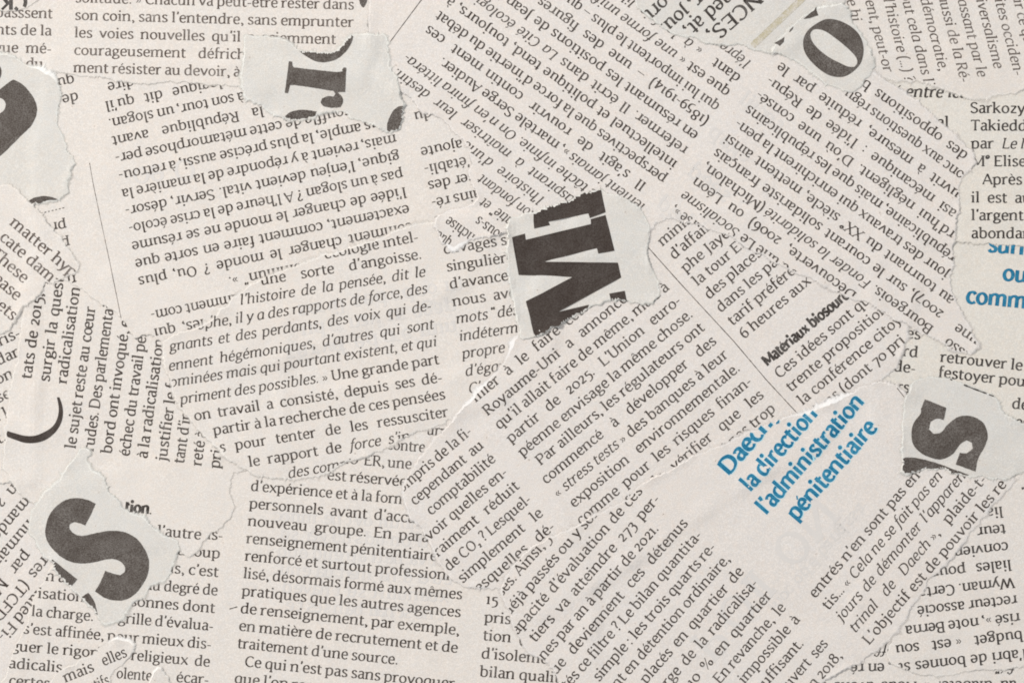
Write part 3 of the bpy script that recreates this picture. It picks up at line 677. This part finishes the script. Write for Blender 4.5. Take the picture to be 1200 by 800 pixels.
s = Scrap('wide scrap left of centre about histoire de la pensée and rapports de force', [(190, 399), (210, 389), (232, 385), (246, 378), (262, 362), (276, 348), (292, 336), (312, 325), (340, 314), (366, 303), (388, 296), (410, 290), (436, 283), (460, 273), (482, 265), (500, 262), (640, 250), (650, 400), (580, 470), (552, 477), (536, 484), (522, 492), (506, 499), (490, 504), (474, 513), (460, 521), (440, 530), (418, 539), (398, 546), (378, 556), (352, 561), (325, 560), (300, 556), (285, 547), (270, 539), (262, 528), (246, 518), (232, 500), (222, 488), (210, 474), (203, 455), (194, 435), (192, 415)], 'warm', 3.0, seed=17)
s.text([(385, 302.5, 491, 282.5, 'écologie intel-', 'R'), (306, 334, 495, 303, 'une   sorte   d’angoisse.'), (281, 357.5, 498.7, 323.7, '_l’histoire de la pensée, dit le_'), (210, 389.5, 501, 343.2, '_losophe, il y a des rapports de force, des_'),
        (198.6, 411.5, 505.5, 363.3, '_gnants et des perdants, des voix qui de-_'), (197.5, 434.5, 508.7, 385, '_ennent hégémoniques, d’autres qui sont_'), (189, 455, 512, 405.3, '_dominées mais qui pourtant existent, et qui_'),
        (211, 473.5, 515.5, 426, '_priment des possibles._ » Une grande part'), (228, 492.5, 519, 447, 'on  travail  a  consisté,  depuis  ses  dé-'), (250.5, 509.5, 522.5, 467, 'partir à la recherche de ces pensées'),
        (258, 529.5, 526, 487.5, 's   pour   tenter   de   les   ressusciter'), (292, 546.5, 519, 509.5, 'le rapport de _force s’inverse_'), (337.5, 560, 420, 546, '_des comptes_', 'L')], M_TEXT, 8.0)
s.text([(520 + 3.55 * k, 297.7 + 20.4 * k, 640 + 3.55 * k, 279.5 + 20.4 * k, t, 'L') for k, t in enumerate(['clivages s’av', 'singulières', 'd’avance, et', 'nous  avons', '_mots_ “_désir_', '_indétermi_né', '_propre_ et', '_d’égaux_ ou', '_C’est la_'])], M_TEXT, 8.1)

s.ghost([(520, 330 + 24 * k, 300, 366 + 24 * k, t) for k, t in enumerate(['monde des livres', 'page suivante du', 'numéro de février'])], 11, DARKR)
s = Scrap('large tilted scrap in the centre on Royaume-Uni and the risques financiers', [(640, 320), (700, 240), (762, 250), (860, 250), (960, 280), (1075, 340), (1063, 380), (1059, 400), (1056, 420), (1048, 433), (1036, 441), (1025, 449), (1010, 456), (990, 470), (960, 520), (880, 560), (700, 680), (640, 720), (596, 690), (564, 688), (545, 688), (533, 682), (524, 672), (516, 660), (509, 646), (503, 632), (492, 618), (481, 608), (475, 594), (472, 578), (473, 566), (480, 552), (490, 538), (503, 522), (515, 506), (530, 492), (541, 479, 1), (550, 469, 6), (559, 460, 8), (567, 451, 6), (576, 443, 1), (585, 433), (591, 424), (597, 412, 3), (602, 403, 6), (607, 394, 1), (618, 370)], 'pink', 3.0, .14, seed=18)
s.block((557.5, 471.3), (757.4, 306.8), (13.7, 16.0), (13.85, 15.75), [[('W', 'mier  à  le  faire  cette  année', 0, 240)], [('W', 'Royaume-Uni a annoncé qu’', 0, 250)], 'qu’il allait faire de même, mais à', 'partir  de  2025.  L’Union  euro-', 'péenne envisage la même chose.',
    '~Par ailleurs, les régulateurs ont', 'commencé  à  développer  des', '« _stress tests_ » des banques à leur', [('W', 'exposition environnementale.', 7, 261)], 'comme pour les risques finan-', 'ciers, afin  de  vérifier  que  les', [('R', 'ne sont pas trop')]], mat=M_TEXT, xh=8.15)
nl = [('compris de la fi-', 465), ('cependant  au', 486), ('comptabilité', 505), ('voir quelles en-', 503), ('raiment  réduit', 513), ('de CO₂ ? Lesquel-', 526), ('simplement  le', 542), ('lesquelles dé-', 557)]
s.text([(x, 507 + 15.9 * k + (554 + 13.9 * k - x) * .846, 554 + 13.9 * k, 507 + 15.9 * k, t) for k, (t, x) in enumerate(nl)], M_TEXT, 8.15)
rl = ['ministre', 'd’affaires', 'phe Jayet', 'la tour Eiffel', 'des places', 'dans les par', 'tarif préférenc', '6 heures aux tr', None, None, 'Ces idées sont quan', 'trente propositions', 'la conférence citoyenne', 'tions (dont 70 pri']
s.text([(776 + 13.68 * k, 289 + 15.5 * k, 776 + 13.68 * k + 100, 289 + 15.5 * k - 84, t, 'L') for k, t in enumerate(rl) if t], M_TEXT, 8.2)
s.text([(899, 429, 1005, 340, 'Matériaux biosourc', 'L')], M_DARK, 8.4, HEAVY, 'bold_text_line', hs=.86)
s.rule([(755, 283), (760, 290.5), (798, 333), (860, 400), (898, 445), (937, 487)], .9, M_TEXT)

s = Scrap('large blank-margined scrap at the lower right with blue bold text on the administration pénitentiaire', [(1050, 452), (1060, 462), (1075, 480), (1110, 520), (1175, 552), (1188, 560), (1187, 569), (1180, 577), (1174, 582), (1160, 593), (1149, 607), (1140, 620), (1131, 631), (1124, 643), (1118, 652), (1109, 661), (1101, 669), (1091, 677), (1083, 685), (1076, 694), (1072, 703), (1063, 717), (1056, 728), (1050, 736), (1045, 743), (1039, 749), (1032, 756), (1025, 762), (1016, 768), (1007, 774), (991, 784), (975, 791), (963, 797), (958, 806), (950, 830), (660, 830), (655, 800), (648, 784), (634, 770), (618, 760), (608, 746), (600, 732), (597, 716), (592, 704), (587, 694), (588, 684), (594, 672), (604, 660), (616, 648), (628, 637), (642, 629), (656, 623), (670, 619), (684, 612), (698, 603), (712, 596), (730, 585), (744, 575), (760, 563), (782, 552), (804, 541), (824, 529), (842, 522), (860, 515), (878, 506), (898, 498), (914, 491), (932, 488, 2), (944, 483, 6), (956, 478, 3), (968, 473, 6), (984, 466, 7), (1000, 458), (1014, 451), (1030, 447)], 'pink', 2.8, .16, seed=19)
s.block((671, 768), (807, 613), (16.4, 14.1), (16.4, 14.1), [
    [('W', 'sés. Ainsi, 3', -2, 88)], [('W', 'déjà passés ou y sont', -14, 157)], [('W', 'apacité d’évaluation de ces', -24, 200)], [('W', 'tiers  va  atteindre  273  per-', -17, 206)], [('W', 'nes par an à partir de 2021.', -26, 179)], [('W', 'que   deviennent   ces   détenus', -40, 206)], [('W', 'tés ce filtre ? Le bilan quantita-', -34, 206)],
    [('W', 'simple : les trois quarts re-', -3, 206)], [('W', 'nt en détention ordinaire,', 5, 206)], [('W', 'placés  en  quartier  de', 31, 206)], [('W', 'rge  de  la  radicalisa-', 45, 206)], [('W', '10  %  en  quartier', 64, 206)], [('W', 'En revanche,  le', 87, 206)], [('W', 'impossible  à', 106, 206)], [('W', 'suffisant.', 112, 188)], [('W', 'uvert  ses', 137, 206)], [('W', 'n 2018,', 155, 206)]], k0=-5, mat=M_TEXT, xh=8.25)
o2 = [('entrés n’en sont pas en-', (955, 701), (1083, 552.5)), ('tis… « _Cela ne se fait pas en_', (970.5, 715), (1105, 558)), ('_jours de démonter l’apparen_', (986, 728.4), (1132, 558)), ('_trinal   de   Daech_ »,   plaide-t-el', (1001.5, 742), (1166, 551)), ('L’objectif est de pouvoir les re', (1018, 755.5), (1180, 567.5))]
s.text([(*a, *b, t) for t, a, b in o2], M_TEXT, 8.25)
bl = [('Daech,', (853.3, 557.5), 88), ('la direction', (879.2, 576.6), 121), ('l’administration', (897.6, 603.6), 176), ('pénitentiaire', (933, 610.6), 145)]
for mat, off, dz in ((M_HALO, .9, .018), (M_BLUE, 0, .024)):
    f = BOLD if off == 0 else Face_(196, 138, False, 0, False, 1.06)
    s.text([(x + off * .5, y + off * .2, x + off * .5 + w * .6587, y + off * .2 - w * .7524, t) for t, (x, y), w in bl], mat, 12.9, f, 'blue_text' if off == 0 else 'blue_text_halo', dz=dz)
s.rule([(1049, 452), (1060, 466)], .8, M_TEXT)
s.ghost([(928, 612, 868, 681, 'NOITOP')], 26, ROM)
s.ghost([(1000, 596, 915, 694, 'assignable do con')], 9, ROM)

s = Scrap('large upside-down slanting scrap at the top centre naming Serge Audier', [(434, -30), (433, 0), (433, 36), (440, 60), (455, 90), (468, 106), (478, 113), (486, 119), (494, 128), (506, 134), (518, 140), (528, 148), (536, 155), (542, 163), (548, 170), (551, 182), (553, 194), (550, 204), (554, 214), (557, 224), (560, 232), (552, 240), (540, 245), (524, 248), (512, 254), (508, 264), (514, 276), (522, 286, 3), (532, 289, 6), (542, 285, 5), (552, 280, 1), (566, 277), (580, 275), (596, 270), (640, 300), (720, 300), (756, 282), (762, 268), (768, 262), (778, 257), (790, 256), (802, 258), (816, 263), (832, 268), (844, 272), (854, 276), (868, 284), (880, 292), (893, 298), (905, 307), (920, 313), (935, 319), (950, 325), (964, 333), (976, 338), (987, 344), (998, 350), (1012, 353), (1026, 360), (1038, 368), (1048, 375), (1060, 379), (1072, 386), (1086, 393), (1100, 399), (1112, 407), (1124, 412), (1138, 415), (1146, 405), (1140, 394), (1134, 382), (1129, 368), (1120, 354), (1114, 342), (1112, 328), (1113, 316), (1117, 302), (1116, 290), (1121, 276), (1119, 262), (1122, 248), (1120, 232), (1124, 216), (1132, 203), (1142, 193), (1141, 182), (1131, 170), (1120, 160), (1107, 149), (1097, 139), (1084, 129), (1072, 119), (1060, 111), (1047, 101), (1034, 92), (1020, 84), (1000, 60), (940, 20), (880, -30)], 'pink', 2.4, .14, seed=20)
s.block((782, 207), (515, 12.7), (12.4, -16.8), (12.4, -16.8), [
    [('W', 'quels', 158, 186)], [('W', 'nchise', 140, 178)], [('W', 'cous-s', 112, 150)], [('W', '_ratie_” _et_', 108, 158)], [('W', '_sion fondant_', 94, 176)], [('W', '_l’histoire   d’une_', 100, 214)], [('W', '_aspirant   à   maîtriser   leur   destin._', 72, 330)], [('W', '_cette tâche infinie. On n’en finira littéra-_', 26, 330)],
    [('W', '_lement jamais_ », martèle Serge Audier.', 0, 295)], [('W', 'Il  s’agit  de  rouvrir  continûment  ces', 14, 330)], 'perspectives que la force d’inertie du débat', 'intellectuel et politique tend, toujours, à', 'refermer. Il écrit dans _La Cité écologique_', 'en résumant les positions de Jean Jaurès',
    '(1859-1914) – une des figures tutélaires', 'qui lui importent le plus – que la république', 'que est « _une forme unifiée_ » dans l’action', 'dant   « _à  la  fois  libérale  et  sociale_ » et', [('W', '_l’épreuve_', 0, 66)]], k0=-10, mat=M_TEXT, xh=8.1)
s.block((1094.5, 383), (828, 190.3), (12.4, -16.8), (12.4, -16.8), [
    [('W', 'Monde, comme adverse »,', 160, 329)], [('W', 'sorte d’une Le _Socialisme_', 134, 329)], [('W', 'Découverte,  2006)  ou  Léon', 96, 329)], 'Bourgeois. _Fonder la solidarité_ (Michalon,', '2007), sur le courant solidariste français', 'au tournant du XXᵉ siècle, mettent ainsi',
    'au jour des travaux qui enrichirent la pen-', 'sée républicaine, mais que les républicains', 'aujourd’hui négligent. D’où une consé-', '~~~~quasi mécanique : l’idée de Répu-', '~~s’appauvrit à mesure, réduite par le', [('W', 'donc aux questions régu', 68, 247)], [('W', 'des oppositions bi', 88, 243)]], k0=-3, mat=M_TEXT, xh=8.1)
s.text([(1187, 425, 1122.5, 378.5, 'une', 'R'), (1175, 442, 1110.5, 395, 'Rousso', 'R'), (1163, 458, 1099, 412, 'vie de', 'R')], M_TEXT, 8.1)
s.rule([(456, 51), (494, 0), (500, -8)], .8, M_TEXT)
s.ghost([(780 + 30 * k, 250 - 42 * k, 900 + 30 * k, 340 - 42 * k, t) for k, t in enumerate(['débats', 'idées', 'page', 'livres'])], 12, DARKR)

s = Scrap('pale scrap at the top with large slanted capitals NCES and a beige stripe', [(732, -30), (738, -6), (748, 8), (758, 17), (768, 26), (778, 33), (792, 41), (804, 45), (816, 45), (828, 49), (842, 51), (856, 52), (870, 51), (880, 57), (892, 58), (904, 62), (925, 50), (960, 20), (990, 6), (984, -30)], 'grey', 2.2, seed=21)
ed = np.array([-.755, .656]); 
def il(x, y, t, xh): return (x, y, x + ed[0] * 150, y + ed[1] * 150, t, 'L')
FEN = Face_(118, 56, True)
s.text([il(843.5 + 9.5, -3.7 - 8.2, 'ned at,', 0)], M_DARK, 10.8, FEN, 'text_line', hs=1.08)
s.text([il(809.4 + 16, -1.2 - 14, 'er, jour', 0)], M_DARK, 10.8, FEN, 'text_line', hs=1.08)
s.text([il(777, -5, 'ort', 0)], M_DARK, 10.8, FEN, 'text_line', hs=1.08)
s.text([il(884.5, -11, 'NCES,', 0)], M_DARK, 11.2, FEN, 'capitals_line', hs=1.22)
s.rule([(881.5, 54), (943, -4)], 6.2, M_TAN, 'beige_stripe', dz=.02)
s.rule([(879.5, 51.5), (941, -7)], .7, M_TAN, 'stripe_border', dz=.03); s.rule([(884, 56.5), (946, -2)], .7, M_TAN, 'stripe_border', dz=.03)

s = Scrap('grey scrap near the top left with a black letter r lying on its side', [(287, 41), (300, 43), (318, 43), (332, 46), (344, 53), (356, 59), (368, 63), (380, 63), (392, 59), (401, 51), (408, 43), (415, 39), (433, 40), (449, 40), (454, 46), (455, 60), (457, 76), (462, 84), (469, 93), (471, 106), (472, 122), (472, 136), (470, 153), (455, 156), (442, 149), (430, 143), (418, 139), (411, 138), (406, 131), (396, 129.5), (384, 132), (368, 138), (352, 140), (336, 140), (322, 134), (308, 126), (296, 119), (286, 114), (283, 100), (285, 80), (285, 60)], 'grey', 2.6, .2, seed=22)
s.shape([[(338.8, 72), (342.5, 72.5), (343, 77), (344.5, 79.5), (396, 85), (401, 82), (403, 79.5), (406, 80), (404.5, 108), (398, 108), (396, 109), (401, 113.7), (402, 120), (399, 126), (387.5, 126.5), (379, 124.5), (375.7, 120), (377.5, 115.5), (385, 113), (391, 113.5), (393, 110.5), (391, 107), (345, 100), (340, 101.5), (337.5, 109.5), (334, 109)],
         [(330, 40), (348, 58), (365, 70), (378, 73.3), (390, 71.5), (400, 66), (408, 57.5), (413, 48), (414.3, 38), (400, 30)],
         [(334, 136.5), (341, 131.5), (350, 129.3), (360, 129.2), (371, 131), (366, 150), (345, 150)],
         [(453.7, 153), (454, 145), (457.5, 135.5), (463, 128), (470.5, 124.5), (480, 128), (476, 150), (464, 160)]], M_BIG, step=2.0)

s = Scrap('grey scrap at the top right with a black letter O tilted left', [(903, 61), (908, 53), (914, 46), (921, 38), (930, 28), (940, 20), (948, 12), (960, 8), (974, 6), (985, 4), (993, 12), (1000, 24), (1008, 38), (1014, 50), (1020, 62), (1024, 76), (1020, 88), (1012, 96), (1002, 108), (990, 106), (976, 101), (966, 95), (955, 89), (943, 78), (932, 70), (918, 65)], 'grey', 2.6, .16, seed=23)
oo = [(410, 180), (480, 138), (535, 130), (605, 147), (680, 190), (732, 250), (752, 330), (735, 420), (690, 475), (640, 508), (590, 518), (520, 505), (450, 460), (390, 400), (355, 340), (349, 275), (370, 220)]
oi = [(395, 232), (410, 205), (440, 197), (500, 215), (590, 280), (660, 340), (702, 388), (712, 425), (692, 450), (650, 449), (595, 424), (520, 385), (450, 330), (408, 278)]
def zz(p): return [(880 + x / 5.714, y / 5.714) for x, y in p]
O1 = soft(np.array(zz(oo))); O2 = soft(np.array(zz(oi)))
def ring_letter(s, A, B, mat):
    def rs(P, n):
        Q = np.vstack([P, P[:1]]); d = np.concatenate([[0], np.cumsum(np.linalg.norm(np.diff(Q, axis=0), axis=1))]); t = np.linspace(0, d[-1], n, endpoint=False)
        return np.stack([np.interp(t, d, Q[:, 0]), np.interp(t, d, Q[:, 1])], 1)
    n = 96; c = B.mean(0); a0 = rs(A, n * 3); b = rs(B, n)
    # pair each inner point with the outer point in the same direction from the centre
    ang = lambda P: np.arctan2(P[:, 1] - c[1], P[:, 0] - c[0])
    th = np.linspace(-math.pi, math.pi, n, endpoint=False)
    def ray(P):
        an = ang(P); o = np.argsort(an); an = an[o]; Q = P[o]; an2 = np.concatenate([an - 2 * math.pi, an, an + 2 * math.pi]); Q2 = np.vstack([Q, Q, Q])
        return np.stack([np.interp(th, an2, Q2[:, 0]), np.interp(th, an2, Q2[:, 1])], 1)
    A, B = ray(a0), ray(rs(B, n * 3)); K = 6
    P = np.vstack([A * (1 - k / K) + B * k / K for k in range(K + 1)])
    F = [(k * n + i, k * n + (i + 1) % n, (k + 1) * n + (i + 1) % n, (k + 1) * n + i) for k in range(K) for i in range(n)]
    mesh_obj('large_letter', world(P, samp(s.Z, P) + .055 * MM, s.org), flip_up(P, F), [mat], s.obj)
ring_letter(s, O1, O2, M_BIG)
s.shape([zz([(350, 130), (375, 108), (400, 86), (422, 72), (435, 45), (438, 74), (450, 106), (425, 112), (395, 124)]), zz([(155, 292), (182, 276), (206, 263), (222, 250), (218, 284), (205, 296), (190, 312), (178, 300)]), zz([(252, 220), (262, 200), (282, 180), (280, 195), (262, 215)])], M_BIG, 'letter_fragment', 2, torn=False)

s = Scrap('grey scrap at the centre with a heavy black slab letter M on its side', [(594, 268), (597, 256), (606, 253), (616, 249), (624, 249), (632, 247), (642, 245), (650, 243), (656, 238), (664, 236), (670, 234), (676, 229), (683, 226), (692, 225), (701, 222), (712, 226), (724, 230), (738, 238), (749, 246), (756, 254), (761, 262), (761, 274), (759, 288), (759, 302), (763, 314), (769, 327), (772, 340), (772, 348), (764, 355), (750, 357), (740, 353), (730, 352), (718, 350), (706, 354), (692, 358), (682, 366), (672, 372), (661, 377), (650, 382), (641, 388), (634, 393), (624, 396), (612, 396), (606, 372), (598, 330), (594, 300)], 'grey', 2.0, .3, seed=24)
s.shape([[(623, 240), (650, 230), (702.5, 215), (709.5, 249), (691, 255.5), (689.5, 250), (642.5, 260), (644.5, 264), (626, 268)]], M_BIGK, smooth=False)
s.shape([[(600, 278), (615, 274), (616, 281), (692.5, 262.5), (692, 257), (709.5, 252), (720, 294), (701, 297), (699.5, 291), (637.5, 306.5), (723.7, 308), (728, 325), (654, 365.6), (690, 357), (690, 380), (640, 405), (629, 405), (616, 353), (671, 324.4), (608, 322)]], M_BIGK, smooth=False)
s.shape([[(714, 344), (732, 340.5), (736, 360), (716, 362)]], M_BIGK, 'letter_fragment', smooth=False)

s = Scrap('grey scrap at the right with a black slab letter S on its side', [(1062, 462), (1072, 446), (1086, 441), (1100, 441), (1112, 443), (1125, 448), (1140, 453), (1156, 460), (1168, 464), (1172, 473), (1178, 484), (1187, 491), (1200, 497), (1230, 503), (1230, 548), (1205, 551), (1190, 554), (1180, 558), (1166, 560), (1150, 557), (1136, 558), (1124, 556), (1116, 553), (1110, 551), (1102, 548), (1094, 551), (1084, 549), (1076, 554), (1068, 551), (1062, 555), (1056, 552), (1056, 520), (1058, 490)], 'grey', 2.2, .22, seed=25)
s.shape([[(1083.7, 467.5), (1108.7, 477.5), (1105.5, 492), (1097.5, 490), (1090, 493.7), (1088, 502.5), (1093.7, 508), (1102.5, 506), (1112.5, 495), (1125, 487.5), (1140, 488), (1152.5, 496), (1157, 510), (1153.7, 522.5), (1146, 536), (1142.5, 552), (1119.5, 543.7), (1124.5, 530), (1132.5, 530.5), (1139.5, 525), (1138.7, 518.7), (1132.5, 515.5), (1125, 520), (1115, 532.5), (1100, 538), (1082.5, 532.5), (1071, 522.5), (1067.5, 510), (1070, 496), (1078.7, 483.7), (1079, 478.7)],
         [(1052, 541), (1058, 537), (1065, 535.5), (1080, 537.5), (1100, 543), (1121, 551), (1125, 566), (1052, 566)], [(1122, 551), (1135, 556), (1134, 566), (1120, 566)]], M_BIG)
s.rule([(1113, 444), (1140, 455), (1172, 467)], 1.5, M_DARK, 'printed_line')

s = Scrap('grey scrap at the lower left with a large black letter S', [(88, 534), (97, 524), (104, 528), (102, 540), (107, 550), (118, 554), (123, 564), (127, 575), (137, 585), (148, 593), (160, 602), (172, 609), (180, 617), (188, 625), (198, 630), (208, 632), (210, 640), (206, 652), (201, 664), (196, 676), (184, 684), (174, 690), (168, 699), (156, 706), (149, 712), (147, 722), (138, 729), (124, 730), (117, 724), (112, 715), (106, 708), (99, 702), (92, 694), (84, 690), (76, 683), (70, 676), (66, 668), (63, 658), (54, 652), (46, 640), (36, 626), (33, 612), (36, 598), (50, 580), (70, 562), (80, 546)], 'grey', 2.8, .14, seed=26)
s.shape([[(112.5, 589.7), (102, 584.8), (90, 583), (78, 585.2), (67.5, 592), (59.2, 601.7), (54.5, 614), (53.5, 625), (56.2, 634.5), (63, 643.5), (72, 651.7), (84, 657.7), (97.5, 659.5), (111, 658), (123, 655), (133.5, 654.3), (141.7, 657.7), (146.8, 664.5), (146.2, 670), (141, 673.4), (132, 671.2), (123.7, 668.2), (118.5, 680), (111.7, 692.2), (123, 699.7), (135, 702.7), (147, 702), (157.5, 696), (166.5, 685.5), (173.2, 672), (174.7, 657), (170.2, 643.5), (160.5, 630.7), (147, 623.2), (132, 621.3), (118.5, 622.8), (105, 625.8), (96, 627.3), (87, 624.7), (82, 619), (82, 613.7), (87, 611.2), (94.5, 612.7), (100.2, 615), (106, 604)],
         [(62, 654.7), (90.7, 678), (81, 689), (70, 690), (58, 672), (58, 660)], [(104, 693.7), (109, 701), (111.7, 706.5), (115.5, 724), (105, 724), (95, 710), (94, 700)]], M_BIG, step=3)
